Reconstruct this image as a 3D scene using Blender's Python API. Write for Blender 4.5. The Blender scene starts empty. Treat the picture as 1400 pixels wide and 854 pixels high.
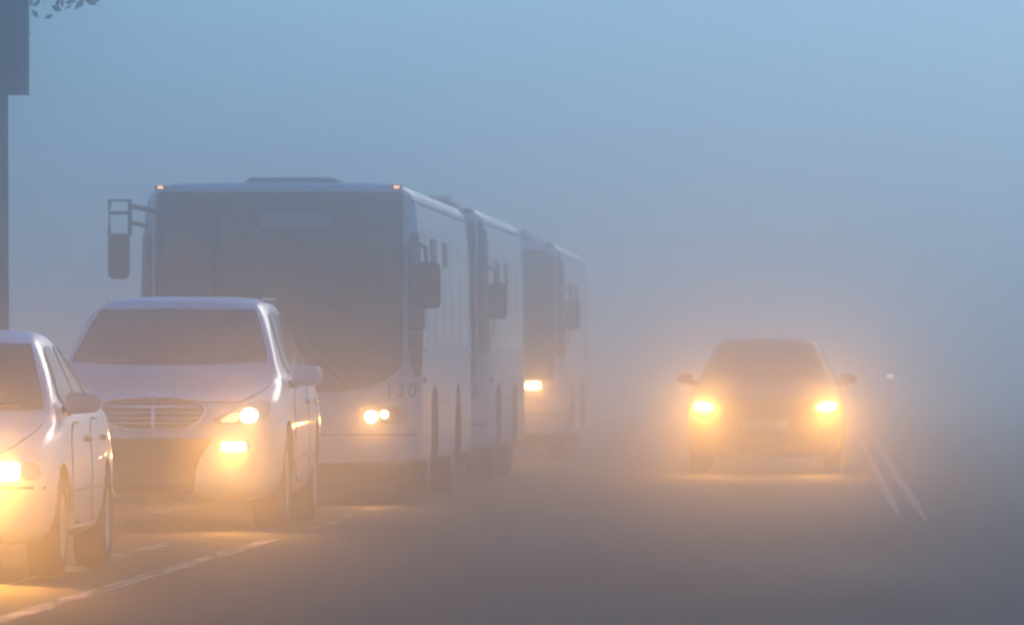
import bpy, bmesh, math, random
from mathutils import Vector, Matrix
from mathutils.bvhtree import BVHTree
from mathutils.geometry import tessellate_polygon
R = math.radians
sc = bpy.context.scene
C = sc.collection
random.seed(7)

# ------------------------------------------------------------------ materials
def nodes_of(m):
    m.use_nodes = True
    return m.node_tree, m.node_tree.nodes['Principled BSDF']

def mat(name, col, rough=.5, metal=0, coat=0, spec=.5, vary=0, scale=6, bump=0, emit=None, estr=0, stain=None, stain_amt=.0):
    m = bpy.data.materials.new(name)
    nt, b = nodes_of(m)
    b.inputs['Base Color'].default_value = (*col, 1)
    b.inputs['Roughness'].default_value = rough
    b.inputs['Metallic'].default_value = metal
    b.inputs['Coat Weight'].default_value = coat
    b.inputs['Specular IOR Level'].default_value = spec
    if vary or bump:
        tc = nt.nodes.new('ShaderNodeTexCoord')
        nz = nt.nodes.new('ShaderNodeTexNoise')
        nz.inputs['Scale'].default_value = scale
        nz.inputs['Detail'].default_value = 8
        nz.inputs['Roughness'].default_value = .65
        nt.links.new(tc.outputs['Object'], nz.inputs['Vector'])
        if vary:
            rp = nt.nodes.new('ShaderNodeValToRGB')
            s = stain or col
            rp.color_ramp.elements[0].position = .35
            rp.color_ramp.elements[1].position = .62
            rp.color_ramp.elements[0].color = (*[c*(1-vary) if not stain else c for c in s], 1)
            rp.color_ramp.elements[1].color = (*col, 1)
            nt.links.new(nz.outputs['Fac'], rp.inputs['Fac'])
            nt.links.new(rp.outputs['Color'], b.inputs['Base Color'])
        if bump:
            bp = nt.nodes.new('ShaderNodeBump')
            bp.inputs['Strength'].default_value = bump
            bp.inputs['Distance'].default_value = .01
            nt.links.new(nz.outputs['Fac'], bp.inputs['Height'])
            nt.links.new(bp.outputs['Normal'], b.inputs['Normal'])
    if emit:
        b.inputs['Emission Color'].default_value = (*emit, 1)
        b.inputs['Emission Strength'].default_value = estr
    return m

def glass_mat(name, tint, amount):
    # see-through tinted pane with fresnel reflection
    m = bpy.data.materials.new(name)
    nt, b = nodes_of(m)
    out = nt.nodes['Material Output']
    b.inputs['Base Color'].default_value = (.02, .022, .025, 1)
    b.inputs['Roughness'].default_value = .06
    tr = nt.nodes.new('ShaderNodeBsdfTransparent')
    tr.inputs['Color'].default_value = (*tint, 1)
    mx = nt.nodes.new('ShaderNodeMixShader')
    lw = nt.nodes.new('ShaderNodeFresnel')
    lw.inputs['IOR'].default_value = 1.5
    ad = nt.nodes.new('ShaderNodeMath'); ad.operation = 'ADD'
    ad.use_clamp = True
    ad.inputs[1].default_value = amount
    nt.links.new(lw.outputs[0], ad.inputs[0])
    nt.links.new(ad.outputs[0], mx.inputs[0])
    nt.links.new(tr.outputs[0], mx.inputs[1])
    nt.links.new(b.outputs[0], mx.inputs[2])
    nt.links.new(mx.outputs[0], out.inputs['Surface'])
    return m

M = {}
M['white'] = mat('white_car_paint', (.86, .86, .85), .32, coat=.4, vary=.12, scale=2.5)
M['buswhite'] = mat('white_bus_paint', (.85, .85, .84), .38, coat=.25, vary=.14, scale=1.6)
M['dark_paint'] = mat('grey_car_paint', (.06, .063, .066), .5, coat=.1, vary=.2)
M['plastic'] = mat('black_plastic', (.025, .025, .027), .55, vary=.3, scale=20)
M['greyplastic'] = mat('grey_plastic', (.42, .42, .43), .5, vary=.15, scale=12)
M['seam'] = mat('seam_rubber', (.03, .03, .03), .8)
M['tyre'] = mat('tyre_rubber', (.022, .021, .02), .8, vary=.4, scale=15, bump=.3)
M['rim'] = mat('alloy_rim', (.5, .5, .5), .35, metal=.7, vary=.2, scale=10)
M['chrome'] = mat('chrome_trim', (.7, .7, .72), .18, metal=1)
M['well'] = mat('wheel_well', (.015, .015, .015), .9)
M['glass'] = glass_mat('tinted_window_glass', (.72, .76, .76), .08)
M['busglass'] = mat('dark_bus_glass', (.015, .017, .02), .07, spec=.6, vary=.2, scale=3)
M['lampglass'] = mat('lamp_cover_glass', (.55, .55, .55), .12, coat=.6, spec=.7, vary=.25, scale=25)
M['bulb'] = mat('lit_lamp_lens', (.9, .85, .75), .3, emit=(1, .80, .48), estr=22)
M['bulb_dim'] = mat('lit_small_lamp_lens', (.9, .8, .7), .3, emit=(1, .72, .40), estr=10)
M['marker'] = mat('lit_roof_marker', (.9, .5, .3), .3, emit=(1, .40, .14), estr=2.6)
M['glowing'] = mat('glowing_reflector', (.8, .75, .65), .3, emit=(1, .6, .3), estr=1.6)  # weak emission stands in for bulb light caught by the reflector
M['whitelamp'] = mat('lit_white_lamp', (.9, .9, .9), .3, emit=(1, .95, .85), estr=5)
M['amber'] = mat('amber_lens', (.6, .2, .04), .25, coat=.5)
M['display'] = mat('destination_display', (.34, .35, .36), .5, vary=.2, scale=40)
M['interior'] = mat('car_interior', (.04, .038, .036), .8, vary=.2, scale=14)
M['post'] = mat('painted_steel_post', (.03, .035, .055), .6, vary=.3, scale=9)
M['palepost'] = mat('pale_post', (.6, .6, .6), .6, vary=.2)
M['board'] = mat('sign_board', (.012, .028, .11), .6, vary=.25, scale=3)
M['bark'] = mat('tree_bark', (.06, .045, .035), .9, vary=.5, scale=14, bump=.6)
M['leaf'] = mat('tree_leaf', (.055, .08, .04), .7, vary=.45, scale=2)
M['digits'] = mat('black_number_paint', (.26, .26, .27), .6)
M['kerb'] = mat('kerb_concrete', (.28, .27, .26), .85, vary=.3, scale=5, bump=.3)
M['pave'] = mat('pavement_concrete', (.18, .175, .17), .9, vary=.35, scale=2, bump=.3)
M['grass'] = mat('verge_ground', (.06, .07, .035), .95, vary=.4, scale=.8, bump=.5)
M['steelgrey'] = mat('roof_equipment', (.30, .31, .33), .6, vary=.2)

def asphalt():
    m = bpy.data.materials.new('asphalt')
    nt, b = nodes_of(m)
    tc = nt.nodes.new('ShaderNodeTexCoord')
    n1 = nt.nodes.new('ShaderNodeTexNoise'); n1.inputs['Scale'].default_value = .35; n1.inputs['Detail'].default_value = 8
    n2 = nt.nodes.new('ShaderNodeTexNoise'); n2.inputs['Scale'].default_value = 45; n2.inputs['Detail'].default_value = 4
    mp = nt.nodes.new('ShaderNodeMapping'); mp.inputs['Scale'].default_value = (1.6, .35, 1)
    nt.links.new(tc.outputs['Object'], mp.inputs[0])
    nt.links.new(mp.outputs[0], n1.inputs['Vector'])
    nt.links.new(tc.outputs['Object'], n2.inputs['Vector'])
    rp = nt.nodes.new('ShaderNodeValToRGB')
    rp.color_ramp.elements[0].position = .3; rp.color_ramp.elements[0].color = (.015, .015, .017, 1)
    rp.color_ramp.elements[1].position = .72; rp.color_ramp.elements[1].color = (.05, .049, .047, 1)
    nt.links.new(n1.outputs['Fac'], rp.inputs[0])
    mx = nt.nodes.new('ShaderNodeMix'); mx.data_type = 'RGBA'; mx.blend_type = 'MULTIPLY'; mx.inputs[0].default_value = .7
    r2 = nt.nodes.new('ShaderNodeValToRGB')
    r2.color_ramp.elements[0].position = .3; r2.color_ramp.elements[0].color = (.45, .45, .45, 1)
    r2.color_ramp.elements[1].position = .7; r2.color_ramp.elements[1].color = (1.3, 1.3, 1.3, 1)
    nt.links.new(n2.outputs['Fac'], r2.inputs[0])
    nt.links.new(rp.outputs[0], mx.inputs[6]); nt.links.new(r2.outputs[0], mx.inputs[7])
    nt.links.new(mx.outputs[2], b.inputs['Base Color'])
    rr = nt.nodes.new('ShaderNodeMapRange')
    rr.inputs['From Min'].default_value = .35; rr.inputs['From Max'].default_value = .65
    rr.inputs['To Min'].default_value = .68; rr.inputs['To Max'].default_value = .88
    nt.links.new(n1.outputs['Fac'], rr.inputs[0]); nt.links.new(rr.outputs[0], b.inputs['Roughness'])
    bp = nt.nodes.new('ShaderNodeBump'); bp.inputs['Strength'].default_value = .5; bp.inputs['Distance'].default_value = .006
    nt.links.new(n2.outputs['Fac'], bp.inputs['Height']); nt.links.new(bp.outputs[0], b.inputs['Normal'])
    b.inputs['Specular IOR Level'].default_value = .12
    return m
M['asphalt'] = asphalt()

def worn_paint(name='worn_road_paint', lo=.38, hi=.60, col=(.76, .66, .44)):  # the default colour has the yellow of lamplight mixed into it
    m = bpy.data.materials.new(name)
    nt, b = nodes_of(m)
    out = nt.nodes['Material Output']
    tc = nt.nodes.new('ShaderNodeTexCoord')
    mp = nt.nodes.new('ShaderNodeMapping'); mp.inputs['Scale'].default_value = (3.4, .22, 1)
    nz = nt.nodes.new('ShaderNodeTexNoise'); nz.inputs['Scale'].default_value = 2.3; nz.inputs['Detail'].default_value = 10; nz.inputs['Roughness'].default_value = .7
    nt.links.new(tc.outputs['Object'], mp.inputs[0]); nt.links.new(mp.outputs[0], nz.inputs['Vector'])
    rp = nt.nodes.new('ShaderNodeMapRange'); rp.inputs['From Min'].default_value = lo; rp.inputs['From Max'].default_value = hi
    nt.links.new(nz.outputs['Fac'], rp.inputs[0])
    tr = nt.nodes.new('ShaderNodeBsdfTransparent')
    mx = nt.nodes.new('ShaderNodeMixShader')
    nt.links.new(rp.outputs[0], mx.inputs[0]); nt.links.new(tr.outputs[0], mx.inputs[1]); nt.links.new(b.outputs[0], mx.inputs[2])
    nt.links.new(mx.outputs[0], out.inputs['Surface'])
    b.inputs['Base Color'].default_value = (*col, 1); b.inputs['Roughness'].default_value = .6
    return m
M['paint'] = worn_paint()
M['paint_worn'] = worn_paint('very_worn_road_paint', .46, .66)
M['paint_mid'] = worn_paint('worn_grey_road_paint', .22, .62, (.42, .42, .41))
M['water'] = mat('puddle_water', (.03, .03, .03), .35, spec=.6, bump=.15, scale=9)

# ------------------------------------------------------------------ object helpers
def link(name, me, m, parent=None, smooth=True):
    o = bpy.data.objects.new(name, me)
    C.objects.link(o)
    if m is not None and not me.materials:
        me.materials.append(m)
    if parent is not None:
        o.parent = parent
    if smooth:
        me.shade_smooth()
        me.set_sharp_from_angle(angle=R(38))
    return o

def from_bm(name, bm, m, parent=None, smooth=True):
    me = bpy.data.meshes.new(name)
    bmesh.ops.recalc_face_normals(bm, faces=bm.faces)
    bm.to_mesh(me); bm.free()
    return link(name, me, m, parent, smooth)

def tag(o, label=None, cat=None, group=None, kind=None):
    if label: o['label'] = label
    if cat: o['category'] = cat
    if group: o['group'] = group
    if kind: o['kind'] = kind
    return o

def empty(name, loc, label, cat, group=None, rz=0):
    o = bpy.data.objects.new(name, None)
    o.empty_display_size = .3
    C.objects.link(o); o.location = loc; o.rotation_euler.z = rz
    return tag(o, label, cat, group)

def b_box(bm, x0, x1, y0, y1, z0, z1, bev=0, seg=2):
    vs = [bm.verts.new((x, y, z)) for x in (x0, x1) for y in (y0, y1) for z in (z0, z1)]
    fs = [bm.faces.new([vs[i] for i in f]) for f in ((0,1,3,2),(4,6,7,5),(0,4,5,1),(2,3,7,6),(0,2,6,4),(1,5,7,3))]
    if bev:
        es = list({e for f in fs for e in f.edges})
        bmesh.ops.bevel(bm, geom=es, offset=bev, segments=seg, affect='EDGES', profile=.5)
    return bm

def b_tube(bm, pts, r, n=8, r1=None):
    pts = [Vector(p) for p in pts]
    rings = []
    for i, p in enumerate(pts):
        d = (pts[min(i+1, len(pts)-1)] - pts[max(i-1, 0)]).normalized()
        up = Vector((0, 0, 1)) if abs(d.z) < .9 else Vector((1, 0, 0))
        a = d.cross(up).normalized(); b = d.cross(a)
        rr = r if r1 is None else r + (r1 - r) * i / (len(pts)-1)
        rings.append([bm.verts.new(p + a*math.cos(t)*rr + b*math.sin(t)*rr) for t in [2*math.pi*k/n for k in range(n)]])
    for a, b in zip(rings, rings[1:]):
        for k in range(n):
            bm.faces.new((a[k], a[(k+1) % n], b[(k+1) % n], b[k]))
    bm.faces.new(rings[0]); bm.faces.new(rings[-1])
    return bm

def b_lathe(bm, prof, axis='x', n=40, center=(0, 0, 0)):
    # prof: list of (along axis, radius)
    c = Vector(center); rings = []
    for a, r in prof:
        ring = []
        for k in range(n):
            t = 2*math.pi*k/n
            v = (a, r*math.cos(t), r*math.sin(t)) if axis == 'x' else ((r*math.cos(t), a, r*math.sin(t)) if axis == 'y' else (r*math.cos(t), r*math.sin(t), a))
            ring.append(bm.verts.new(c + Vector(v)))
        rings.append(ring)
    for a, b in zip(rings, rings[1:]):
        for k in range(n):
            bm.faces.new((a[k], a[(k+1) % n], b[(k+1) % n], b[k]))
    if prof[0][1] > 1e-4: bm.faces.new(rings[0])
    if prof[-1][1] > 1e-4: bm.faces.new(rings[-1])
    bmesh.ops.remove_doubles(bm, verts=bm.verts, dist=1e-5)
    return bm

def round_poly(pts, it=2):
    for _ in range(it):
        q = []
        for i in range(len(pts)):
            a, b = pts[i], pts[(i+1) % len(pts)]
            q.append((a[0]*.75+b[0]*.25, a[1]*.75+b[1]*.25)); q.append((a[0]*.25+b[0]*.75, a[1]*.25+b[1]*.75))
        pts = q
    return pts

def rrect(u0, u1, v0, v1, r, n=4):
    out = []
    for cx, cy, a0 in ((u1-r, v1-r, 0), (u0+r, v1-r, 90), (u0+r, v0+r, 180), (u1-r, v0+r, 270)):
        for k in range(n+1):
            t = R(a0 + 90*k/n); out.append((cx + r*math.cos(t), cy + r*math.sin(t)))
    return out

def grow(pts, d):
    cx = sum(p[0] for p in pts)/len(pts); cy = sum(p[1] for p in pts)/len(pts)
    out = []
    for p in pts:
        dx, dy = p[0]-cx, p[1]-cy
        l = math.hypot(dx, dy) or 1
        out.append((p[0]+dx/l*d, p[1]+dy/l*d))
    return out

def patch(name, bvh, pts, axis, m, parent, off=.004, thick=.012, grid=.05, smooth=True):
    """a panel cut to an outline and bent over the surface of a body: axis front (x,z), left/right (y,z), top (x,y), rear"""
    bm = bmesh.new()
    tri = tessellate_polygon([[Vector((p[0], p[1], 0)) for p in pts]])
    vs = [bm.verts.new((p[0], p[1], 0)) for p in pts]
    for t in tri:
        try: bm.faces.new([vs[i] for i in t])
        except ValueError: pass
    for ax in (0, 1):
        lo = min(p[ax] for p in pts); hi = max(p[ax] for p in pts)
        n = max(1, int((hi-lo)/grid))
        for k in range(1, n):
            co = [0, 0, 0]; no = [0, 0, 0]; co[ax] = lo + (hi-lo)*k/n; no[ax] = 1
            bmesh.ops.bisect_plane(bm, geom=bm.verts[:]+bm.edges[:]+bm.faces[:], plane_co=co, plane_no=no)
    bmesh.ops.remove_doubles(bm, verts=bm.verts, dist=1e-4)
    D = {'front': Vector((0, 1, 0)), 'rear': Vector((0, -1, 0)), 'right': Vector((-1, 0, 0)), 'left': Vector((1, 0, 0)), 'top': Vector((0, 0, -1))}[axis]
    norms = {}; bad = []
    for v in bm.verts:
        u, w = v.co.x, v.co.y
        o = {'front': Vector((u, -5, w)), 'rear': Vector((u, 40, w)), 'right': Vector((5, u, w)), 'left': Vector((-5, u, w)), 'top': Vector((u, w, 9))}[axis]
        h = bvh.ray_cast(o, D)
        if h[0] is None: bad.append(v); continue
        v.co = h[0]; norms[v] = h[1]
    bmesh.ops.delete(bm, geom=bad, context='VERTS')
    old = [v for v in bm.verts]
    faces = bm.faces[:]
    for v in old:
        nn = norms[v]
        if nn.dot(D) > 0: nn = -nn
        norms[v] = nn
    top = {}
    for v in old:
        nv = bm.verts.new(v.co + norms[v]*off); top[v] = nv
        v.co = v.co - norms[v]*(thick-off)
    bedges = [e for e in bm.edges if len(e.link_faces) == 1]
    for e in bedges:
        a, b = e.verts
        bm.faces.new((a, b, top[b], top[a]))
    for f in faces:
        bm.faces.new([top[v] for v in f.verts])
    return from_bm(name, bm, m, parent, smooth)

def loft_body(stations, sub=2):
    bm = bmesh.new(); rows = []
    for (y, w, zb, zs, zbelt, wb, zr, wr) in stations:
        h = zr - zbelt
        half = [(0, zb), (w*.55, zb), (w*.9, zb+.01), (w*.985, zb+.11), (w, (zb+zs)/2+.06), (w*.995, zs), (wb+(w-wb)*.45, zbelt-.03), (wb, zbelt+.01),
                (wr+(wb-wr)*.45, zbelt+h*.55), (wr+.015, zr-h*.12-.01), (wr*.9, zr-.012), (wr*.5, zr-.001), (0, zr)]
        ring = [bm.verts.new((x, y, z)) for x, z in half]
        mir = [bm.verts.new((-x, y, z)) for x, z in half[1:-1]]
        rows.append((ring, mir))
    n = len(rows[0][0])
    def full(r): return r[0] + r[1][::-1]
    for a, b in zip(rows, rows[1:]):
        fa, fb = full(a), full(b)
        for k in range(len(fa)):
            j = (k+1) % len(fa)
            bm.faces.new((fa[k], fa[j], fb[j], fb[k]))
    for r in (rows[0], rows[-1]):
        ring, mir = r
        L = [ring[0]] + mir + [ring[-1]]
        for k in range(n-1):
            q = [ring[k], ring[k+1], L[k+1], L[k]]
            q = list(dict.fromkeys(q))
            bm.faces.new(q)
    bmesh.ops.recalc_face_normals(bm, faces=bm.faces)
    me = bpy.data.meshes.new('cage'); bm.to_mesh(me); bm.free()
    return me

def evaluated(o):
    dg = bpy.context.evaluated_depsgraph_get()
    return bpy.data.meshes.new_from_object(o.evaluated_get(dg))

def smooth_solid(me, sub):
    o = bpy.data.objects.new('tmp', me); C.objects.link(o)
    s = o.modifiers.new('s', 'SUBSURF'); s.levels = s.render_levels = sub
    me2 = evaluated(o)
    bpy.data.objects.remove(o); bpy.data.meshes.remove(me)
    return me2

def bvh_of(me):
    return BVHTree.FromPolygons([v.co.copy() for v in me.vertices], [tuple(p.vertices) for p in me.polygons])

def cut(me, cutters):
    o = bpy.data.objects.new('tmp', me); C.objects.link(o); cs = []
    for bm in cutters:
        bmesh.ops.recalc_face_normals(bm, faces=bm.faces)
        cm = bpy.data.meshes.new('cut'); bm.to_mesh(cm); bm.free()
        c = bpy.data.objects.new('cut', cm); C.objects.link(c); cs.append(c)
        d = o.modifiers.new('b', 'BOOLEAN'); d.operation = 'DIFFERENCE'; d.object = c; d.solver = 'EXACT'
    me2 = evaluated(o)
    bpy.data.objects.remove(o)
    for c in cs: bpy.data.objects.remove(c)
    return me2

def wells(me, axles, rad, mats):
    for mm in mats: me.materials.append(mm)
    for p in me.polygons:
        c = p.center
        inside = any(math.hypot(c.y-ay, c.z-az) < rad+.004 for ay, az in axles)
        p.material_index = 1 if inside and c.z < 1.3 else 0

def wheel(parent, x, y, r, w, side, spokes=5):
    """tyre with a spoked rim as its child; side +1 faces +x"""
    bm = bmesh.new()
    h = w/2
    b_lathe(bm, [(-h*.8, r*.62), (-h, r*.72), (-h, r*.9), (-h*.8, r*.985), (-h*.3, r), (h*.3, r), (h*.8, r*.985), (h, r*.9), (h, r*.72), (h*.8, r*.62)], 'x', 48)
    t = from_bm('wheel', bm, M['tyre'], parent)
    t.location = (x, y, r)
    bm = bmesh.new()
    s = side
    b_lathe(bm, [(s*h*.82, r*.66), (s*h*.9, r*.64), (s*h*.86, r*.58), (s*h*.25, r*.54), (s*h*.2, 0)], 'x', 48)
    b_lathe(bm, [(s*h*.2, r*.16), (s*h*.8, r*.14), (s*h*.86, r*.10), (s*h*.86, 0)], 'x', 20)
    for k in range(spokes):
        a = 2*math.pi*k/spokes + .3
        d = Vector((0, math.cos(a), math.sin(a))); n = Vector((0, -math.sin(a), math.cos(a)))
        vs = []
        for rr, ww, xx in ((r*.1, r*.09, h*.82), (r*.6, r*.06, h*.74)):
            for sg in (-1, 1):
                for dx in (0, -h*.3):
                    p = d*rr + n*ww*sg; p.x = s*(xx+dx); vs.append(bm.verts.new(p))
        for f in ((0,1,3,2),(4,6,7,5),(0,4,5,1),(2,3,7,6),(0,2,6,4),(1,5,7,3)):
            bm.faces.new([vs[i] for i in f])
    rim = from_bm('rim', bm, M['rim'], t)
    return t

def spot(parent, x, y, z, energy, down=10, cone=100, aim=0, rad=.04):
    down, cone, col = DOWN, CONE, LCOL
    l = bpy.data.lights.new('headlamp_beam', 'SPOT')
    l.energy = energy; l.color = col; l.spot_size = R(cone); l.spot_blend = 1; l.shadow_soft_size = rad
    o = bpy.data.objects.new('headlamp_beam', l); C.objects.link(o)
    o.parent = parent; o.location = (x, y, z); o.rotation_euler = (R(90-down), 0, R(180+aim))
    # extra narrow spot, added to make a glow round the lamp in the fog
    k = bpy.data.lights.new('added_lamp_glow', 'SPOT')
    k.energy = energy*GLARE; k.color = col; k.spot_size = R(GCONE); k.spot_blend = 1; k.shadow_soft_size = rad
    q = bpy.data.objects.new('added_lamp_glow', k); C.objects.link(q)
    q.parent = parent; q.location = (x, y-.01, z); q.rotation_euler = (R(90-4), 0, R(180+3))
    return o

def mirror_pair(pts): return [(-u, v) for u, v in pts]

LAMP = 1.5   # common scale of all head lamps
GLARE = .1
GCONE = 30
DOWN, CONE, LCOL = 22, 52, (1, .41, .05)   # dipped beams: nothing much above the horizontal

# ------------------------------------------------------------------ cars
def car(name, loc, rz, label, cat, st, paint, spec, group=None):
    """spec holds outlines in the car's own metres; y runs from the front bumper backwards"""
    root = empty(name, loc, label, cat, group, rz)
    me = smooth_solid(loft_body(st), 2)
    bv = bvh_of(me)
    r, wy, track = spec['r'], spec['axles'], spec['track']
    cutters = []
    for ay in wy:
        for s in (-1, 1):
            bm = bmesh.new(); x0, x1 = s*(track-.16), s*(track+.4)
            b_lathe(bm, [(min(x0, x1), r+.065), (max(x0, x1), r+.065)], 'x', 40, (0, ay, r+.01)); cutters.append(bm)
    # hollow the cabin between the windscreen and the rear window
    bm = bmesh.new(); prof = spec['cabin']
    va = [bm.verts.new((hw*s, y, z)) for y, z, hw in prof for s in (-1, 1)]
    k = len(prof)
    for i in range(k):
        j = (i+1) % k
        bm.faces.new((va[2*i], va[2*i+1], va[2*j+1], va[2*j]))
    bm.faces.new([va[2*i] for i in range(k)]); bm.faces.new([va[2*i+1] for i in range(k)][::-1])
    bmesh.ops.triangulate(bm, faces=bm.faces[:])
    cutters.append(bm)
    me = cut(me, cutters)
    me.materials.clear()
    for mm in (paint, M['well'], M['interior']): me.materials.append(mm)
    zin = spec['cabin_floor']
    for p in me.polygons:
        c = p.center
        if any(math.hypot(c.y-ay, c.z-(r+.01)) < r+.069 for ay in wy) and c.z < zin-.1:
            p.material_index = 1
        else:
            h = bv.find_nearest(c)
            p.material_index = 2 if h[3] > .006 else 0
    body = link('body', me, None, root)
    # glass
    for nm, pts, ax in spec['glass']:
        patch(nm, bv, pts, ax, M['glass'], root, .010, .012, .045)
        # rubber surround underneath
    for nm, pts, ax in spec.get('bonnet', []):
        b = patch('bonnet', bv, pts, ax, paint, root, .007, .01, .06)
        patch('bonnet_seal', bv, grow(pts, .006), ax, M['seam'], b, .002, .006, .06)
    for nm, pts, ax in spec.get('doors', []):
        b = patch('door', bv, pts, ax, paint, root, .006, .01, .08)
        patch('door_seal', bv, grow(pts, .014), ax, M['seam'], b, .002, .006, .08)
    for dy, dz in spec.get('handles', []):
        pass
    for ay in wy:
        for s in (-1, 1):
            wheel(root, s*(track), ay, r, spec['tw'], s, spec.get('spokes', 5))
    # cabin: seats and dash
    zf = spec['cabin_floor']; ys = spec['seat_y']
    for yy in ys:
        for s in (-1, 1):
            bm = bmesh.new()
            b_box(bm, s*.36-.24, s*.36+.24, yy, yy+.13, zf+.004, zf+spec['seat_h'], .05, 3)
            b_box(bm, s*.36-.12, s*.36+.12, yy+.02, yy+.11, zf+spec['seat_h']+.02, zf+spec['seat_h']+.17, .04, 3)
            from_bm('seat', bm, M['interior'], root)
    bm = bmesh.new(); mx, my, mz = spec['inner_mirror']
    b_box(bm, -.12, .12, my, my+.03, mz-.035, mz+.035, .012, 2); b_tube(bm, [(0, my+.02, mz), (0, my+.02, mz+.05)], .008, 6)
    from_bm('rear_view_mirror', bm, M['plastic'], root)
    return root, bv

def door_mirror(root, x, y, z, w, h, d, s, shell, glassm):
    bm = bmesh.new()
    b_box(bm, min(s*x, s*(x+w)), max(s*x, s*(x+w)), y, y+d, z, z+h, min(h, d)*.42, 4)
    # narrower towards the outside, swept back
    for v in bm.verts:
        t = (abs(v.co.x)-x)/w
        v.co.y += .05*t*t*t
        v.co.z += -.02*t*t if v.co.z > z+h/2 else .012*t
    o = from_bm('door_mirror', bm, shell, root)
    bm = bmesh.new()
    b_tube(bm, [(s*(x-.10), y+d*.6, z+.01), (s*(x+.03), y+d*.5, z+.02)], .028, 8)
    from_bm('mirror_arm', bm, M['plastic'], o)
    bm = bmesh.new(); b_box(bm, min(s*(x+.03), s*(x+w-.03)), max(s*(x+.03), s*(x+w-.03)), y+d+.03, y+d+.042, z+.03, z+h-.03, .004, 1)
    from_bm('mirror_glass', bm, M['busglass'], o)
    return o

def wiper(root, pts, r=.009):
    bm = bmesh.new(); b_tube(bm, pts, r, 6)
    return from_bm('wiper', bm, M['plastic'], root)

def surf_pts(bv, pts, off=.015, axis='front'):
    out = []
    for u, w in pts:
        h = bv.ray_cast(Vector((u, -5, w)), Vector((0, 1, 0)))
        if h[0] is not None: out.append(h[0] - Vector((0, off, -off*.5)))
    return out

# ---- the large white car with the slatted grille
ZS = 56.1
SX = -5.33
suv_st = [(0, .60, .36, .58, .74, .58, .90, .46), (.04, .74, .27, .62, .80, .70, .945, .54), (.12, .86, .22, .68, .86, .81, .975, .60), (.30, .915, .20, .73, .93, .855, 1.01, .66),
  (.62, .935, .21, .78, .99, .87, 1.06, .71), (.95, .94, .22, .80, 1.04, .872, 1.105, .745), (1.14, .94, .22, .82, 1.06, .87, 1.155, .77), (1.22, .94, .22, .82, 1.07, .868, 1.20, .775), (1.34, .94, .22, .83, 1.08, .866, 1.27, .765),
  (1.72, .94, .22, .84, 1.09, .86, 1.515, .70), (2.0, .94, .22, .84, 1.10, .86, 1.655, .66), (2.16, .94, .22, .84, 1.10, .86, 1.705, .645), (2.5, .94, .22, .85, 1.10, .86, 1.735, .645), (3.2, .94, .22, .85, 1.11, .86, 1.74, .64),
  (3.9, .935, .24, .85, 1.11, .85, 1.70, .625), (4.25, .925, .28, .84, 1.10, .84, 1.55, .64), (4.48, .90, .32, .82, 1.06, .82, 1.25, .70), (4.60, .87, .36, .78, 1.0, .80, 1.08, .72), (4.66, .80, .42, .72, .92, .76, .99, .66)]
ws = round_poly([(-.715, 1.225), (-.735, 1.235), (-.60, 1.60), (-.575, 1.625), (.575, 1.625), (.60, 1.60), (.735, 1.235), (.715, 1.225), (0, 1.20)], 1)
def side_win(a): return round_poly(a, 1)
suv_spec = dict(r=.36, axles=(.88, 3.62), track=.80, tw=.25, spokes=5,
  cabin=[(1.25, 1.16, .60), (1.30, 1.215, .68), (2.02, 1.60, .56), (2.3, 1.655, .56), (3.9, 1.64, .54), (4.7, 1.25, .56), (4.7, 1.16, .56), (2.2, 1.0, .62)],
  cabin_floor=1.0, seat_y=(2.35, 3.3), seat_h=.30, inner_mirror=(0, 2.02, 1.53),
  glass=[('windscreen', ws, 'front'),
    ('rear_window', round_poly([(-.52, 1.22), (.52, 1.22), (.46, 1.55), (-.46, 1.55)], 1), 'rear')]
   + [('side_window', side_win(p), s) for s in ('left', 'right') for p in
     ([(1.62, 1.13), (2.72, 1.15), (2.72, 1.60), (2.30, 1.615), (2.05, 1.53)], [(2.80, 1.15), (3.62, 1.17), (3.55, 1.58), (2.80, 1.60)])],
  bonnet=[('bonnet', round_poly([(-.66, .13), (-.52, .05), (0, .03), (.52, .05), (.66, .13), (.78, .6), (.80, 1.13), (0, 1.15), (-.80, 1.13)], 1), 'top')],
  doors=[('door', round_poly([(1.42, .34), (2.72, .34), (2.74, 1.04), (1.46, 1.02)], 2), s) for s in ('left', 'right')] + [('door', round_poly([(2.80, .34), (3.18, .36), (3.5, .75), (3.62, 1.05), (2.80, 1.04)], 2), s) for s in ('left', 'right')])
suv, sbv = car('parked_car', (SX, ZS, 0), R(0), 'large white car with a slatted oval grille and lit fog lamp before the first bus', 'car', suv_st, M['white'], suv_spec)
# grille
gp = round_poly([(-.385, .925), (0, .955), (.385, .925), (.36, .82), (.26, .745), (0, .735), (-.26, .745), (-.36, .82)], 2)
g = patch('grille', sbv, grow(gp, .022), 'front', M['chrome'], suv, .016, .02, .06)
patch('grille_opening', sbv, gp, 'front', M['plastic'], g, .020, .02, .05)
for zc in (.78, .818, .858, .896):
    hw = .345 if zc > .8 else .30
    patch('grille_slat', sbv, [(-hw, zc-.004), (hw, zc-.004), (hw, zc+.004), (-hw, zc+.004)], 'front', M['chrome'], g, .030, .012, .06)
patch('grille_badge', sbv, [(-.012, .74), (.012, .74), (.016, .94), (-.016, .94)], 'front', M['chrome'], g, .036, .014, .05)
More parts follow.
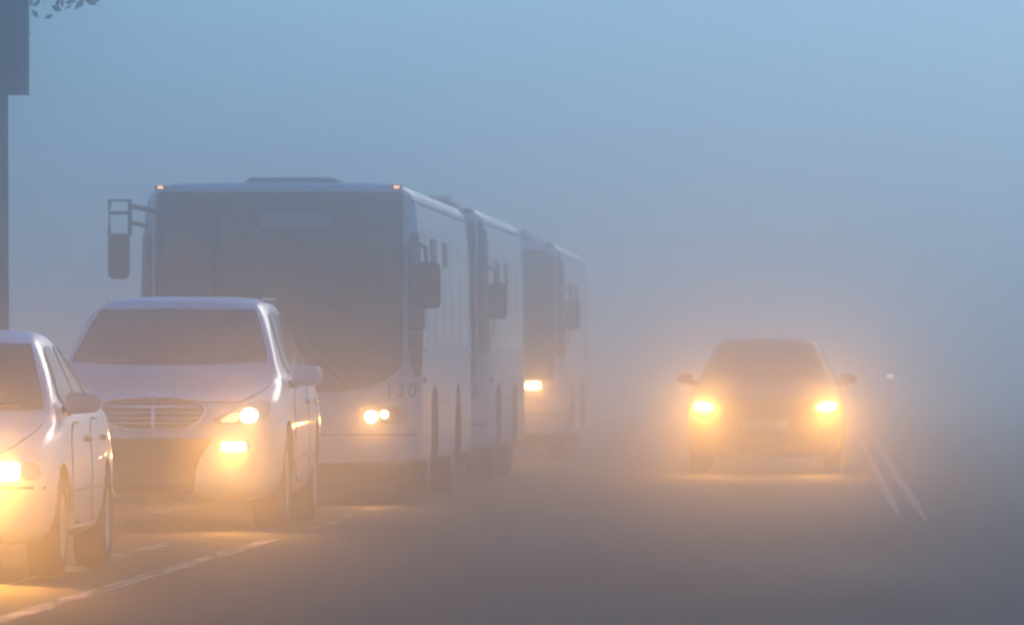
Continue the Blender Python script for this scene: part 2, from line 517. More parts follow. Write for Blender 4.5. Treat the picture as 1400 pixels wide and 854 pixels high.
# lower intake and bumper
lo = [(-.43, .665), (0, .67), (.43, .665), (.395, .60), (.34, .52), (.315, .44), (.305, .34), (.295, .29), (.27, .268), (0, .262), (-.27, .268), (-.295, .29), (-.305, .34), (-.315, .44), (-.34, .52), (-.395, .60)]
patch('bumper_intake', sbv, lo, 'front', M['well'], suv, .012, .016, .03)
sk = round_poly([(-.62, .36), (.62, .36), (.56, .26), (-.56, .26)], 1)
for zc in (.36, .46, .56):
    patch('intake_slat', sbv, [(-.28, zc-.008), (.28, zc-.008), (.28, zc+.008), (-.28, zc+.008)], 'front', M['plastic'], suv, .03, .03, .06)
for s in (1, -1):
    f = (lambda p: [(s*u, v) for u, v in p])
    hl = f(round_poly([(.38, .785), (.60, .89), (.76, .945), (.835, .93), (.845, .86), (.78, .79), (.60, .765)], 2))
    h = patch('headlight', sbv, hl, 'front', M['lampglass'], suv, .008, .012, .04)
    c = [(s*.695+.062*math.cos(t), .832+.052*math.sin(t)) for t in [2*math.pi*k/20 for k in range(20)]]
    patch('bulb', sbv, c, 'front', M['bulb'] if s > 0 else M['bulb_dim'], h, .014, .01, .03)
    patch('reflector', sbv, f(round_poly([(.48, .80), (.62, .875), (.63, .79), (.52, .78)], 2)), 'front', M['glowing'], h, .013, .01, .03)
    fo = f(round_poly([(.46, .66), (.72, .66), (.70, .55), (.50, .54)], 2))
    fb = patch('fog_lamp', sbv, fo, 'front', M['lampglass'], suv, .008, .014, .04)
    patch('fog_bulb', sbv, f(rrect(.50, .675, .575, .640, .025)), 'front', M['bulb'] if s > 0 else M['bulb_dim'], fb, .014, .01, .03)
    m_ = door_mirror(suv, .90, 1.42, 1.045, .235, .165, .12, s, M['white'], None)
    # roof rail
    bm = bmesh.new(); b_tube(bm, [(s*.585, 2.5, 1.69), (s*.60, 2.7, 1.712), (s*.60, 3.6, 1.712), (s*.57, 3.8, 1.67)], .016, 8)
    from_bm('roof_rail', bm, M['greyplastic'], suv)
    for hy in (2.55, 3.42):
        h = sbv.ray_cast(Vector((s*5, hy, .93)), Vector((-s, 0, 0)))
        bm = bmesh.new(); x = h[0].x; b_box(bm, min(x, x+s*.04), max(x, x+s*.04), hy-.09, hy+.09, .915, .95, .012, 2)
        from_bm('door_handle', bm, M['chrome'], suv)
    patch('side_moulding', sbv, [(1.40, .50), (3.15, .52), (3.15, .55), (1.40, .53)], 'right' if s > 0 else 'left', M['greyplastic'], suv, .02, .02, .1)
wiper(suv, surf_pts(sbv, [(-.62, 1.245), (-.3, 1.235), (.02, 1.24)]))
wiper(suv, surf_pts(sbv, [(.08, 1.24), (.35, 1.238), (.64, 1.25)]))
spot(suv, .70, -.06, .83, 36*LAMP, 12, 110)
spot(suv, .59, -.06, .60, 165*LAMP, 14, 120)
spot(suv, -.70, -.06, .83, 12*LAMP, 14, 100)

# ---- the low white saloon at the left edge
LX, ZL = -5.41, 42.05
lada_st = [(0, .52, .30, .46, .58, .50, .66, .42), (.04, .66, .24, .50, .62, .62, .695, .50), (.13, .76, .20, .54, .67, .71, .735, .55), (.32, .815, .19, .57, .73, .755, .785, .60),
  (.6, .835, .19, .61, .80, .77, .84, .63), (.88, .84, .19, .64, .84, .775, .885, .65), (1.04, .84, .19, .65, .865, .775, .925, .66), (1.12, .84, .19, .66, .875, .775, .965, .66), (1.24, .84, .19, .66, .885, .774, 1.035, .70),
  (1.6, .84, .19, .67, .895, .772, 1.23, .635), (1.88, .84, .19, .68, .90, .77, 1.345, .585), (2.05, .84, .19, .68, .905, .77, 1.385, .565), (2.35, .84, .19, .68, .91, .77, 1.405, .56), (2.8, .84, .19, .69, .915, .77, 1.40, .55),
  (3.15, .835, .20, .69, .92, .765, 1.34, .53), (3.5, .825, .22, .69, .925, .76, 1.17, .56), (3.75, .815, .25, .69, .925, .75, 1.04, .60), (4.05, .79, .29, .68, .91, .73, .985, .62), (4.2, .75, .34, .64, .87, .70, .93, .60), (4.265, .68, .38, .58, .80, .64, .87, .55)]
lws = round_poly([(-.66, .935), (-.69, .95), (-.545, 1.285), (-.52, 1.312), (.52, 1.312), (.545, 1.285), (.69, .95), (.66, .935), (0, .915)], 1)
lada_spec = dict(r=.285, axles=(.84, 3.33), track=.74, tw=.185, spokes=7,
  cabin=[(1.14, .92, .52), (1.18, .955, .60), (1.92, 1.29, .47), (2.2, 1.335, .47), (2.9, 1.325, .46), (3.95, .985, .50), (3.9, .93, .5), (2.0, .80, .56)],
  cabin_floor=.80, seat_y=(2.05, 2.85), seat_h=.26, inner_mirror=(0, 1.86, 1.24),
  glass=[('windscreen', lws, 'front'),
    ('rear_window', round_poly([(-.50, .99), (.50, .99), (.42, 1.27), (-.42, 1.27)], 1), 'rear')]
   + [('side_window', side_win(p), s) for s in ('left', 'right') for p in
     ([(1.42, .94), (2.28, .955), (2.28, 1.29), (2.02, 1.30), (1.80, 1.22)], [(2.35, .955), (3.20, .97), (3.02, 1.23), (2.8, 1.29), (2.35, 1.295)])],
  bonnet=[('bonnet', round_poly([(-.60, .14), (-.46, .05), (0, .03), (.46, .05), (.60, .14), (.70, .6), (.71, 1.02), (0, 1.05), (-.71, 1.02)], 1), 'top')],
  doors=[('door', round_poly([(1.28, .30), (2.26, .30), (2.28, .86), (1.30, .85)], 2), s) for s in ('left', 'right')] + [('door', round_poly([(2.34, .30), (2.86, .32), (3.08, .60), (3.2, .88), (2.34, .87)], 2), s) for s in ('left', 'right')])
lada, lbv = car('parked_car', (LX, ZL, 0), 0, 'low white saloon car cut off by the left edge, nearest of all the vehicles', 'car', lada_st, M['white'], lada_spec)
patch('grille', lbv, rrect(-.27, .27, .575, .63, .02), 'front', M['plastic'], lada, .006, .012, .05)
patch('bumper_intake', lbv, rrect(-.42, .42, .30, .40, .03), 'front', M['plastic'], lada, .006, .012, .05)
patch('bumper_strip', lbv, [(-.79, .505), (.79, .505), (.79, .52), (-.79, .52)], 'front', M['seam'], lada, .004, .008, .06)
for s in (1, -1):
    f = (lambda p: [(s*u, v) for u, v in p])
    h = patch('headlight', lbv, f(round_poly([(.33, .56), (.36, .645), (.60, .665), (.665, .65), (.665, .545), (.56, .54)], 1)), 'front', M['lampglass'], lada, .008, .012, .04)
    patch('bulb', lbv, f(rrect(.47, .66, .555, .645, .02)), 'front', M['bulb'] if s > 0 else M['bulb_dim'], h, .014, .01, .03)
    patch('indicator', lbv, f(round_poly([(.675, .55), (.675, .645), (.75, .655), (.775, .56)], 1)), 'front', M['lampglass'], lada, .008, .012, .03)
    door_mirror(lada, .77, 1.42, .91, .205, .13, .11, s, M['greyplastic'], None)
    sd = 'right' if s > 0 else 'left'
    patch('side_moulding', lbv, [(1.25, .47), (3.0, .48), (3.0, .50), (1.25, .49)], sd, M['greyplastic'], lada, .012, .014, .1)
    patch('sill', lbv, [(1.2, .215), (2.98, .215), (2.98, .27), (1.2, .27)], sd, M['greyplastic'], lada, .008, .012, .1)
    for hy in (2.12, 2.98):
        hh = lbv.ray_cast(Vector((s*5, hy, .77)), Vector((-s, 0, 0)))
        bm = bmesh.new(); x = hh[0].x; b_box(bm, min(x, x+s*.03), max(x, x+s*.03), hy-.08, hy+.08, .755, .785, .01, 2)
        from_bm('door_handle', bm, M['plastic'], lada)
    bm = bmesh.new(); b_box(bm, min(s*.66, s*.82), max(s*.66, s*.82), 3.67, 3.685, .12, .34, .004, 1)
    from_bm('mud_flap', bm, M['plastic'], lada)
wiper(lada, surf_pts(lbv, [(-.52, .955), (-.2, .95), (.05, .955)]))
wiper(lada, surf_pts(lbv, [(.08, .955), (.3, .952), (.55, .962)]))
spot(lada, .565, -.06, .60, 300*LAMP, 10, 115)
spot(lada, -.565, -.06, .60, 30*LAMP, 10, 115)

# ---- the oncoming car
OX, ZO = -1.336, 88.2
k_y, k_w, k_z = .93, .96, .905
o_st = [(y*k_y, w*k_w, zb*k_z, zs*k_z, zbt*k_z, wb*k_w, zr*k_z, wr*k_w*.93) for (y, w, zb, zs, zbt, wb, zr, wr) in suv_st]
def sc2(p, ky, kz): return [(a*ky, b*kz) for a, b in p]
o_spec = dict(r=.32, axles=(.84, 3.38), track=.77, tw=.215, spokes=6,
  cabin=[(y*k_y, z*k_z, w*.89) for y, z, w in suv_spec['cabin']], cabin_floor=1.0*k_z, seat_y=(2.2, 3.1), seat_h=.27, inner_mirror=(0, 1.90, 1.38),
  glass=[(n, sc2(p, (k_w*.93 if a in ('front', 'rear') else k_y), k_z), a) for n, p, a in suv_spec['glass']],
  bonnet=[(n, sc2(p, k_w*.97, k_y), a) for n, p, a in suv_spec['bonnet']],
  doors=[(n, sc2(p, k_y, k_z), a) for n, p, a in suv_spec['doors']])
onc, obv = car('oncoming_car', (OX, ZO, 0), 0, 'dark car driving alone on the open lane with both headlights glaring through the fog', 'car', o_st, M['dark_paint'], o_spec)
patch('grille', obv, round_poly([(-.36, .80), (.36, .80), (.30, .66), (-.30, .66)], 2), 'front', M['plastic'], onc, .008, .012, .05)
patch('bumper_intake', obv, rrect(-.5, .5, .32, .47, .04), 'front', M['plastic'], onc, .006, .012, .05)
patch('number_plate', obv, rrect(-.26, .26, .50, .61, .01), 'front', M['greyplastic'], onc, .012, .016, .05)
for s in (1, -1):
    f = (lambda p: [(s*u, v) for u, v in p])
    h = patch('headlight', obv, f(round_poly([(.48, .735), (.60, .81), (.80, .83), (.825, .78), (.77, .71), (.60, .70)], 2)), 'front', M['lampglass'], onc, .008, .012, .04)
    patch('bulb', obv, f(round_poly([(.58, .745), (.68, .80), (.79, .80), (.80, .745), (.70, .715)], 2)), 'front', M['bulb'], h, .014, .01, .03)
    door_mirror(onc, .86, 1.30, 1.02, .19, .13, .12, s, M['dark_paint'], None)
    spot(onc, s*.70, -.06, .77, 310*LAMP, 6, 110)

# ------------------------------------------------------------------ buses
def plan(hw, L, rf, rr_, crown):
    pts = []
    n = 14
    for k in range(n+1):
        x = -(hw-rf) + 2*(hw-rf)*k/n
        pts.append((x, crown*(x/(hw-rf))**2))
    for k in range(1, 8):
        t = R(-90 + 90*k/8); pts.append((hw-rf+rf*math.cos(t), crown+rf+rf*math.sin(t)))
    ns = 30
    for k in range(ns+1):
        pts.append((hw, crown+rf + (L-rr_-crown-rf)*k/ns))
    for k in range(1, 6):
        t = R(90*k/6); pts.append((hw-rr_+rr_*math.cos(t), L-rr_+rr_*math.sin(t)))
    for k in range(9):
        pts.append((hw-rr_-2*(hw-rr_)*k/8, L))
    for k in range(1, 6):
        t = R(90+90*k/6); pts.append((-hw+rr_+rr_*math.cos(t), L-rr_+rr_*math.sin(t)))
    for k in range(ns+1):
        pts.append((-hw, L-rr_ - (L-rr_-crown-rf)*k/ns))
    for k in range(1, 8):
        t = R(180+90*k/8); pts.append((-hw+rf+rf*math.cos(t), crown+rf+rf*math.sin(t)))
    return pts

def bus_body(L, H, hw=1.25, rf=.30, crown=.10, skirt=.36):
    P = plan(hw, L, rf, .18, crown)
    lev = [(skirt, .05, 0), (skirt+.03, .012, 0), (skirt+.1, 0, 0), (1.0, 0, .0), (1.5, .004, .015), (2.0, .015, .03), (H-.42, .03, .05), (H-.22, .05, .06), (H-.12, .08, .08), (H-.06, .13, .11), (H-.025, .21, .16), (H-.008, .32, .24), (H, .6, .5)]
    bm = bmesh.new(); rings = []
    for z, ins, fo in lev:
        ring = []
        for x, y in P:
            xx = x*(hw-ins)/hw
            t = y/L
            yy = y + (fo+ins*.3)*max(0, 1-t*4) - ins*.5*max(0, (t-.75)*4)
            ring.append(bm.verts.new((xx, yy, z)))
        rings.append(ring)
    n = len(P)
    for a, b in zip(rings, rings[1:]):
        for k in range(n):
            bm.faces.new((a[k], a[(k+1) % n], b[(k+1) % n], b[k]))
    # caps as strips from side to side
    def cap(ring):
        f = bm.faces.new(ring)
        bmesh.ops.triangulate(bm, faces=[f])
    cap(rings[0]); cap(rings[-1])
    bmesh.ops.recalc_face_normals(bm, faces=bm.faces)
    me = bpy.data.meshes.new('busbody'); bm.to_mesh(me); bm.free()
    return me

def bus_mirror(root, x, z0, z1, s, frame_top, w=.2):
    bm = bmesh.new()
    b_box(bm, min(s*x, s*(x+w)), max(s*x, s*(x+w)), -.20, -.08, z0, z1, .05, 3)
    o = from_bm('bus_mirror', bm, M['plastic'], root)
    bm = bmesh.new(); b_box(bm, min(s*(x+.02), s*(x+w-.02)), max(s*(x+.02), s*(x+w-.02)), -.079, -.07, z0+.03, z1-.03, .01, 1)
    from_bm('mirror_glass', bm, M['busglass'], o)
    bm = bmesh.new()
    xi, xo = s*(x+.0), s*(x+w-.01)
    if frame_top:
        zt = frame_top
        b_tube(bm, [(xi, -.14, z1-.02), (xi, -.13, zt), (xo, -.13, zt), (xo, -.14, z1-.02)], .02, 8)
        b_tube(bm, [(xi, -.13, zt-.11), (xo, -.13, zt-.11)], .016, 8)
        b_tube(bm, [(xi, -.13, zt-.05), (s*(x-.22), .12, zt-.09)], .022, 8)
        b_tube(bm, [(xi, -.13, zt-.19), (s*(x-.12), .18, zt-.22)], .02, 8)
    else:
        b_tube(bm, [(s*(x+.08), -.14, z1-.02), (s*(x+.07), -.13, z1+.12), (s*(x+.0), -.10, z1+.16), (s*(x-.12), .2, z1+.12)], .022, 8)
    from_bm('mirror_bracket', bm, M['plastic'], o)
    if not frame_top:
        bm = bmesh.new(); b_tube(bm, [(s*(x+.06), -.14, z0+.05), (s*(x+.05), -.10, z0-.16), (s*(x-.05), .25, z0-.16)], .018, 8)
        from_bm('mirror_bracket', bm, M['plastic'], o)
    return o

def bus(loc, rz, label, L=9.5, H=2.83, kind=1, lamps=True, lampe=1.0, group='buses queuing nose to tail'):
    root = empty('city_bus' if kind == 1 else 'trolleybus', loc, label, 'bus', group, rz)
    me = bus_body(L, H)
    bv = bvh_of(me)
    r = .47; axles = (2.35, L-2.6)
    cs = []
    for ay in axles:
        for s in (-1, 1):
            bm = bmesh.new(); x0, x1 = s*.85, s*1.6
            b_lathe(bm, [(min(x0, x1), r+.09), (max(x0, x1), r+.09)], 'x', 40, (0, ay, r+.02)); cs.append(bm)
    me = cut(me, cs)
    me.materials.clear(); me.materials.append(M['buswhite']); me.materials.append(M['well'])
    for p in me.polygons:
        c = p.center
        p.material_index = 1 if (c.z < .375 and abs(p.normal.z) > .8) or (any(math.hypot(c.y-ay, c.z-r-.02) < r+.094 for ay in axles) and c.z < 1.2) else 0
    link('body', me, None, root)
    bm = bmesh.new(); b_box(bm, -1.0, 1.0, .55, L-.5, .17, .39, .04, 2)
    from_bm('underframe', bm, M['well'], root)
    for ay in axles:
        for s in (-1, 1):
            wheel(root, s*1.06, ay, r, .28, s, 8)
    G = M['busglass']
    if kind == 1:
        w_ = [(-1.085, 2.70), (-1.06, 2.735), (1.06, 2.735), (1.085, 2.70)]
        bot = [(1.085, 1.30), (1.07, 1.22), (1.02, 1.15), (.94, 1.085), (.80, 1.03), (.60, .995), (.3, .975), (0, .97), (-.3, .975), (-.60, .995), (-.80, 1.03), (-.94, 1.085), (-1.02, 1.15), (-1.07, 1.22), (-1.085, 1.30)]
        ws_ = w_ + bot
    else:
        ws_ = rrect(-1.10, 1.10, 1.02, H-.13, .12, 5)
    wsn = patch('windscreen', bv, ws_, 'front', G, root, .012, .016, .05)
    d = patch('destination_display', bv, rrect(-.15, .47, H-.41, H-.27, .015), 'front', M['display'], wsn, .017, .008, .08)
    for s in (-1, 1):
        # corner windows wrap round from the front to the side
        f = (lambda p: [(s*u, v) for u, v in p])
        if kind == 1:
            cf = [(1.135, 1.45), (1.135, 2.30), (1.145, 2.38), (1.232, 2.38), (1.238, 2.3), (1.242, 1.3), (1.232, 1.12), (1.20, 1.12), (1.155, 1.24)]
            qs = rrect(.32, .66, 1.40, 2.38, .05)
        else:
            cf = [(1.13, 1.40), (1.13, H-.20), (1.15, H-.15), (1.225, H-.15), (1.236, H-.22), (1.24, 1.42), (1.235, 1.36), (1.15, 1.36)]
            qs = rrect(.32, .90, 1.42, H-.24, .06)
        cwn = patch('corner_window', bv, f(cf), 'front', G, root, .012, .016, .03)
        patch('quarter_pane', bv, qs, 'right' if s > 0 else 'left', G, cwn, .008, .012, .08)
        sd = 'right' if s > 0 else 'left'
        y = 1.15 if kind == 1 else 1.1
        while y < L-1.0:
            y2 = min(y+1.36, L-.35)
            patch('side_window', bv, rrect(y, y2-.03, 1.42, 2.40, .05), sd, G, root, .004, .012, .2)
            y += 1.42
        for ya, yb in ((2.1, 2.85), (4.1, 4.7)):
            patch('open_vent', bv, rrect(ya, yb, 2.13, 2.36, .03), sd, M['plastic'], root, .014, .02, .1)
        # skirt panels, seams and lamps along the flank
        for ys in (.98, 3.3, 4.75, 6.2):
            if ys < L-1:
                patch('panel_seam', bv, [(ys, .42), (ys+.018, .42), (ys+.018, 1.15), (ys, 1.15)], sd, M['seam'], root, .002, .006, .2)
        patch('belt_rail', bv, [(.70, 1.34), (L-.3, 1.34), (L-.3, 1.37), (.70, 1.37)], sd, M['buswhite'], root, .022, .028, .3)
        patch('gutter', bv, [(.35, H-.19), (L-.3, H-.19), (L-.3, H-.165), (.35, H-.165)], sd, M['greyplastic'], root, .018, .022, .3)
        patch('side_indicator', bv, rrect(.52, .68, 1.06, 1.11, .02), sd, M['plastic'], root, .02, .024, .05)
        for ym in (1.6, 4.0, 6.4):
            patch('side_marker', bv, rrect(ym, ym+.09, .86, .90, .012), sd, M['amber'], root, .014, .018, .05)
        # roof marker lamps at the top corners
        bm = bmesh.new(); b_box(bm, s*1.04-.05, s*1.04+.05, .07, .16, H-.075, H-.03, .015, 2)
        mk = from_bm('marker_lamp', bm, M['plastic'], root)
        bm = bmesh.new(); b_box(bm, s*1.04-.026, s*1.04+.026, .058, .072, H-.066, H-.038, .006, 2)
        from_bm('marker_lens', bm, M['marker'] if kind == 1 else M['plastic'], mk)
    # bumper and front panel lines
    patch('bumper_seam', bv, [(-1.2, .60), (1.2, .60), (1.2, .612), (-1.2, .612)], 'front', M['seam'], root, .008, .012, .05)
    patch('front_flap', bv, rrect(-.62, .62, .64, .90, .03), 'front', M['buswhite'], root, .008, .012, .08)
    # lamp clusters
    for s in (-1, 1):
        f = (lambda p: [(s*u, v) for u, v in p])
        if kind == 1:
            cl = patch('lamp_cluster', bv, f(rrect(.72, 1.13, .70, .86, .06)), 'front', M['greyplastic'], root, .006, .012, .05)
            for cx, cz, rr, mm in ((.815, .765, .052, M['bulb']), (.93, .785, .036, M['bulb_dim']), (1.035, .805, .032, M['amber'])):
                patch('headlight', bv, f([(cx+rr*math.cos(t), cz+rr*math.sin(t)) for t in [2*math.pi*k/20 for k in range(20)]]), 'front', mm, cl, .016, .014, .03)
        else:
            cl = patch('lamp_cluster', bv, f(rrect(.70, 1.12, .88, 1.06, .04)), 'front', M['lampglass'], root, .006, .012, .05)
            patch('headlight', bv, f(rrect(.74, .92, .945, 1.03, .02)), 'front', M['bulb'] if lamps else M['lampglass'], cl, .016, .014, .04)
        if lamps:
            spot(root, s*.83, -.05, .77 if kind == 1 else .98, 75*lampe*LAMP, 12 if kind == 1 else 16, 112)
    # wipers
    if kind == 1:
        wiper(root, surf_pts(bv, [(.16, 1.0), (.10, 1.45), (.02, 1.62)], .03), .016)
        wiper(root, surf_pts(bv, [(.62, 1.02), (.36, 1.28), (.10, 1.55)], .035), .022)
        wiper(root, surf_pts(bv, [(-.75, 1.03), (-.9, 1.35), (-1.0, 1.75)], .03), .012)
    # bars, driver's seat and rail lines just show behind the screen in the photo as grey bands: the dash edge
    # mirrors
    if kind == 1:
        bus_mirror(root, 1.29, 1.97, 2.37, -1, 2.66, .19)
        bus_mirror(root, 1.235, 1.71, 2.12, 1, 0, .205)
    else:
        bus_mirror(root, 1.26, 1.75, 2.10, -1, 0, .19)
        bus_mirror(root, 1.26, 1.72, 2.10, 1, 0, .2)
    # roof gear
    if kind == 1:
        bm = bmesh.new(); b_box(bm, -.42, .42, 1.6, 2.6, H-.02, H+.075, .06, 3)
        from_bm('roof_hatch', bm, M['steelgrey'], root)
    else:
        bm = bmesh.new(); b_box(bm, -.8, .8, 1.2, L-3.2, H-.03, H+.11, .08, 3)
        from_bm('roof_equipment', bm, M['steelgrey'], root)
        bm = bmesh.new(); b_box(bm, -.5, .5, L-2.9, L-1.9, H-.02, H+.22, .05, 2)
        tb = from_bm('pole_base', bm, M['steelgrey'], root)
        for s in (-1, 1):
            bm = bmesh.new(); b_tube(bm, [(s*.28, L-2.3, H+.22), (s*.30, L-.4, H+.28), (s*.30, L+1.4, H+.32)], .035, 8, .022)
            from_bm('trolley_pole', bm, M['plastic'], tb)
    return root, bv

BX = -5.29
b1, b1v = bus((BX, 67.2, 0), R(.15), 'white city bus with number 130 on its front, at the head of the bus queue', 9.0, 2.83, 1)
# number on the front corner
def digits(text, bv, parent, x0, z0, h):
    cu = bpy.data.curves.new('num', 'FONT'); cu.body = text; cu.size = h*1.38; cu.space_character = 1.35
    o = bpy.data.objects.new('num', cu); C.objects.link(o)
    me = evaluated(o); bpy.data.objects.remove(o)
    bm = bmesh.new(); bm.from_mesh(me)
    bmesh.ops.triangulate(bm, faces=bm.faces[:])
    for v in bm.verts:
        u, w = x0+v.co.x*.78, z0+v.co.y
        hit = bv.ray_cast(Vector((u, -5, w)), Vector((0, 1, 0)))
        v.co = (hit[0] + hit[1]*(.005 if hit[1].y < 0 else -.005)) if hit[0] else Vector((u, 0, w))
    return from_bm('number_lettering', bm, M['digits'], parent)
digits('130', b1v, b1, .935, .935, .135)

b2, b2v = bus((-5.40, 81.0, 0), R(.1), 'white trolleybus half hidden behind the first bus, only its corner window and flank showing', 8.8, 2.92, 2, lamps=False)
b3, b3v = bus((-5.38, 100.2, 0), R(.1), 'farthest trolleybus with one lit rectangular headlight, fading into the fog', 8.8, 2.88, 2, lamps=True, lampe=2.0)

# ------------------------------------------------------------------ ground
def sheet(name, x0, x1, y0, y1, z, m, nx=1, ny=1):
    bm = bmesh.new()
    g = [[bm.verts.new((x0+(x1-x0)*i/nx, y0+(y1-y0)*j/ny, z)) for i in range(nx+1)] for j in range(ny+1)]
    for j in range(ny):
        for i in range(nx):
            bm.faces.new((g[j][i], g[j][i+1], g[j+1][i+1], g[j+1][i]))
    return tag(from_bm(name, bm, m, smooth=False), kind='structure')
sheet('ground', -380, 380, -50, 880, -.004, M['grass'])
sheet('road', -7.0, 7.6, -50, 880, 0, M['asphalt'], 2, 40)
def slab(name, x0, x1, y0, y1, z0, z1, m, bev=.02):
    bm = bmesh.new(); b_box(bm, x0, x1, y0, y1, z0, z1, bev, 2)
    return tag(from_bm(name, bm, m), kind='structure')
slab('kerb', -7.15, -7.0, -50, 880, -.2, .14, M['kerb'])
slab('kerb', 7.6, 7.75, -50, 880, -.2, .14, M['kerb'])
slab('pavement', -10.2, -7.152, -50, 880, -.2, .13, M['pave'])
slab('pavement', 7.752, 10.5, -50, 880, -.2, .13, M['pave'])

def marking(pts, w, m, z=.004, taper=0):
    """a painted line along a ground polyline, its edges slightly ragged"""
    bm = bmesh.new(); rows = []
    P = []
    for (x0, y0), (x1, y1) in zip(pts, pts[1:]):
        n = max(2, int((y1-y0)/.35))
        for k in range(n): P.append((x0+(x1-x0)*k/n, y0+(y1-y0)*k/n))
    P.append(pts[-1])
    for x, y in P:
        a, b = random.uniform(-.012, .012), random.uniform(-.012, .012)
        if taper:
            k = min(1, (y-pts[0][1]+.2)/taper); a, b = a*k + w*.5*(1-k), b*k - w*.5*(1-k)
        rows.append((bm.verts.new((x-w/2+a, y, z)), bm.verts.new((x+w/2+b, y, z))))
    for a, b in zip(rows, rows[1:]):
        bm.faces.new((a[0], a[1], b[1], b[0]))
    return tag(from_bm('lane_marking', bm, m, smooth=False), kind='structure')
marking([(-4.07, 20), (-4.08, 36), (-4.19, 53)], .12, M['paint'])
marking([(-4.22, 56.5), (-4.3, 66)], .15, M['paint_worn'])
marking([(-4.77, 38), (-4.77, 51.5)], .13, M['paint_worn'])
marking([(-5.83, 57), (-5.93, 66.5)], .15, M['paint_worn'])
marking([(.15, 61.0), (-.06, 90.7), (-.35, 130)], .085, M['paint_mid'], taper=9)
marking([(.35, 59.0), (-.01, 115), (-.1, 135)], .085, M['paint_mid'], taper=9)

def puddle(x, y, rx, ry, z=.006):
    bm = bmesh.new(); n = 26
    vs = []
    for k in range(n):
        t = 2*math.pi*k/n; q = 1+.25*math.sin(3*t+x)+random.uniform(-.12, .12)
        vs.append(bm.verts.new((x+rx*q*math.cos(t), y+ry*q*math.sin(t), z)))
    bm.faces.new(vs)
    return tag(from_bm('puddle', bm, M['water'], smooth=False), kind='structure')
puddle(-4.71, 44.3, .09, .75)
puddle(-3.33, 39.7, .05, .045)
puddle(-3.22, 39.8, .03, .03)

# ------------------------------------------------------------------ roadside
sg = empty('roadside_sign', (-7.28, 63.0, .13), 'tall dark post with a rectangular board, at the far left edge of the photo', 'sign')
bm = bmesh.new(); b_tube(bm, [(0, 0, -.05), (0, 0, 2.5), (0, 0, 6.2)], .11, 16, .08)
b_lathe(bm, [(-.03, .22), (.03, .22), (.07, .13), (.12, .115)], 'z', 20)
from_bm('post', bm, M['post'], sg)
bm = bmesh.new(); b_box(bm, -.95, .26, -.17, -.11, 3.33, 5.5, .015, 2)
sb = from_bm('sign_board', bm, M['board'], sg)
bm = bmesh.new()
for x0, x1, z0, z1 in ((-.97, .28, 3.30, 3.34), (-.97, .28, 5.49, 5.53), (-.97, -.94, 3.342, 5.488), (.25, .28, 3.342, 5.488)):
    b_box(bm, x0, x1, -.18, -.10, z0, z1, .006, 1)
from_bm('sign_frame', bm, M['post'], sb)

def leaf_cloud(bm, c, rad, n, size, flat=.8):
    for _ in range(n):
        while True:
            p = Vector((random.uniform(-1, 1), random.uniform(-1, 1), random.uniform(-1, 1)))
            if .15 < p.length < 1: break
        p = Vector((p.x*rad, p.y*rad, p.z*rad*flat)) + c
        a = Vector((random.gauss(0, 1), random.gauss(0, 1), random.gauss(0, 1))).normalized()
        b = a.cross(Vector((random.gauss(0, 1), random.gauss(0, 1), random.gauss(0, 1)))).normalized()
        s = size*random.uniform(.6, 1.3)
        bm.faces.new([bm.verts.new(q) for q in (p-a*s, p+b*s*.45, p+a*s, p-b*s*.45)])

def tree(loc, h, label, group, nclump=46, leaves=170, seed=1, spread=2.2):
    random.seed(seed)
    root = empty('roadside_tree', loc, label, 'tree', group, random.uniform(0, 6))
    bm = bmesh.new()
    b_tube(bm, [(0, 0, -.2), (.05, .03, h*.22), (-.04, .06, h*.5), (.06, 0, h*.85)], .17, 10, .04)
    tips = []
    for k in range(13):
        a = random.uniform(0, 6.28); z0 = h*random.uniform(.45, .72); l = spread*random.uniform(.6, 1)
        e = Vector((math.cos(a)*l, math.sin(a)*l, z0+random.uniform(.3, 1.6)))
        b_tube(bm, [(0, 0, z0), (e.x*.5, e.y*.5, z0+(e.z-z0)*.35), e], .055, 6, .015); tips.append(e)
    from_bm('trunk', bm, M['bark'], root)
    bm = bmesh.new()
    for k in range(nclump):
        if k < len(tips): c = tips[k]
        else:
            a = random.uniform(0, 6.28); t = random.uniform(0, 1); rr = spread*math.sqrt(random.uniform(.05, 1))*(1-.45*t)
            c = Vector((math.cos(a)*rr, math.sin(a)*rr, h*(.49+.48*t)))
        leaf_cloud(bm, c, random.uniform(.5, .95), leaves, .06)
    me = bpy.data.meshes.new('crown'); bm.to_mesh(me); bm.free()
    link('crown', me, M['leaf'], root, smooth=False)
    return root
tree((-9.0, 64.8, .13), 8.6, 'leafy tree behind the dark sign board, a few leaves hanging into the top left corner', None, seed=5, nclump=110)
# marker post far down the road
mp_ = empty('marker_post', (.14, 122, 0), 'slim marker post with a tiny white lamp lit, beyond the oncoming car', 'post')
bm = bmesh.new(); b_lathe(bm, [(0, .014), (.6, .014), (1.05, .012), (1.08, .012)], 'z', 20)
from_bm('post', bm, M['palepost'], mp_)
bm = bmesh.new(); b_box(bm, -.055, .055, -.03, .03, 1.07, 1.14, .015, 2)
lh = from_bm('lamp_head', bm, M['palepost'], mp_)
bm = bmesh.new()
for x in (-.026, .026): b_lathe(bm, [(-.04, .0), (-.04, .016), (-.029, .02)], 'y', 16, (x, 0, 1.105))
from_bm('lamp_lens', bm, M['whitelamp'], lh)

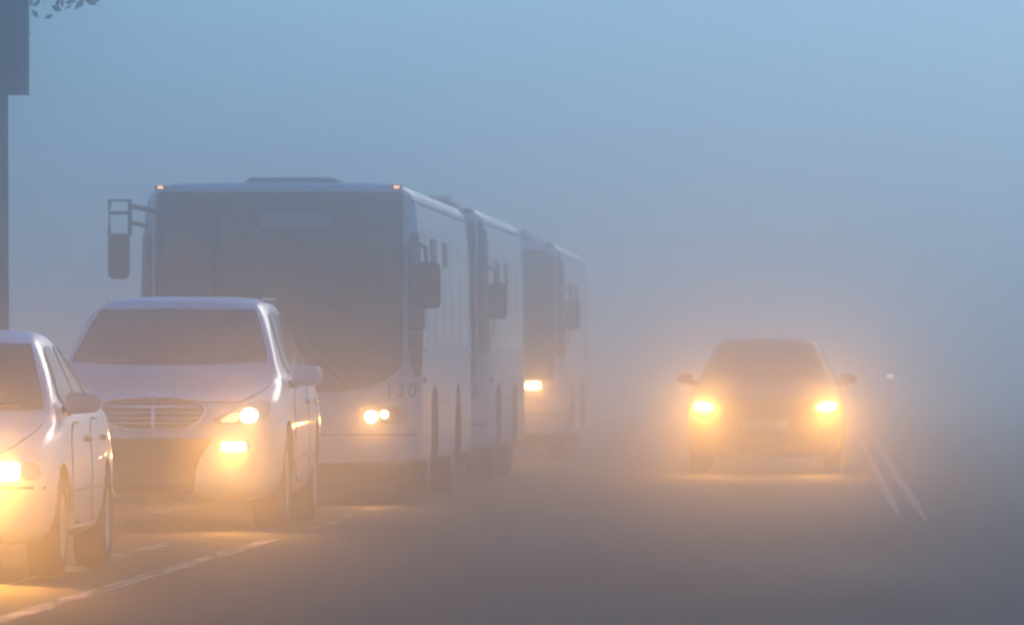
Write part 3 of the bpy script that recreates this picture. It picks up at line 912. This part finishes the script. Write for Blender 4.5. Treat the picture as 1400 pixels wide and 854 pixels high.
# ------------------------------------------------------------------ fog, sky, sun, camera
hz = bpy.data.materials.new('fog'); hz.use_nodes = True
nt = hz.node_tree; nt.nodes.clear()
o_ = nt.nodes.new('ShaderNodeOutputMaterial'); pv = nt.nodes.new('ShaderNodeVolumePrincipled')
pv.inputs['Color'].default_value = (.90, .918, .925, 1)
pv.inputs['Density'].default_value = .015
pv.inputs['Anisotropy'].default_value = .974
nt.links.new(pv.outputs[0], o_.inputs['Volume'])
bm = bmesh.new(); b_box(bm, -400, 400, -60, 900, -1, 14)
tag(from_bm('haze', bm, hz, smooth=False), kind='stuff')

SUN_EL, SUN_AZ = 18, 12
w = bpy.data.worlds.new('World'); sc.world = w; w.use_nodes = True
n = w.node_tree
s = n.nodes.new('ShaderNodeTexSky'); s.sky_type = 'NISHITA'; s.sun_disc = False
s.sun_elevation = R(SUN_EL); s.sun_rotation = R(SUN_AZ)
s.air_density = 1.2; s.dust_density = 0; s.ozone_density = 10
n.links.new(s.outputs[0], n.nodes['Background'].inputs[0])
n.nodes['Background'].inputs[1].default_value = .15
l = bpy.data.lights.new('sun', 'SUN'); l.energy = .5; l.angle = R(15); l.color = (1, .88, .70)
so = bpy.data.objects.new('sun', l); C.objects.link(so)
d = Vector((math.sin(R(SUN_AZ))*math.cos(R(SUN_EL)), math.cos(R(SUN_AZ))*math.cos(R(SUN_EL)), math.sin(R(SUN_EL))))
so.rotation_euler = d.to_track_quat('Z', 'Y').to_euler(); so.location = (30, 20, 40)

cam = bpy.data.cameras.new('camera'); cam.lens = 270; cam.sensor_width = 36
cam.clip_start = 1; cam.clip_end = 5000
cam.dof.use_dof = True; cam.dof.focus_distance = 51; cam.dof.aperture_fstop = 5.0
co = bpy.data.objects.new('camera', cam); C.objects.link(co)
co.location = (0, 0, 1.14); co.rotation_euler = (R(90.458), 0, R(2.754))
sc.camera = co
vs = sc.view_settings
vs.view_transform = 'Standard'; vs.look = 'None'; vs.exposure = .02; vs.gamma = 1; vs.use_curve_mapping = False
cy = sc.cycles
cy.volume_bounces = 6; cy.max_bounces = 10; cy.diffuse_bounces = 3; cy.glossy_bounces = 3; cy.transparent_max_bounces = 16
cy.use_denoising = True; cy.denoiser = 'OPENIMAGEDENOISE'
cy.sample_clamp_indirect = 6
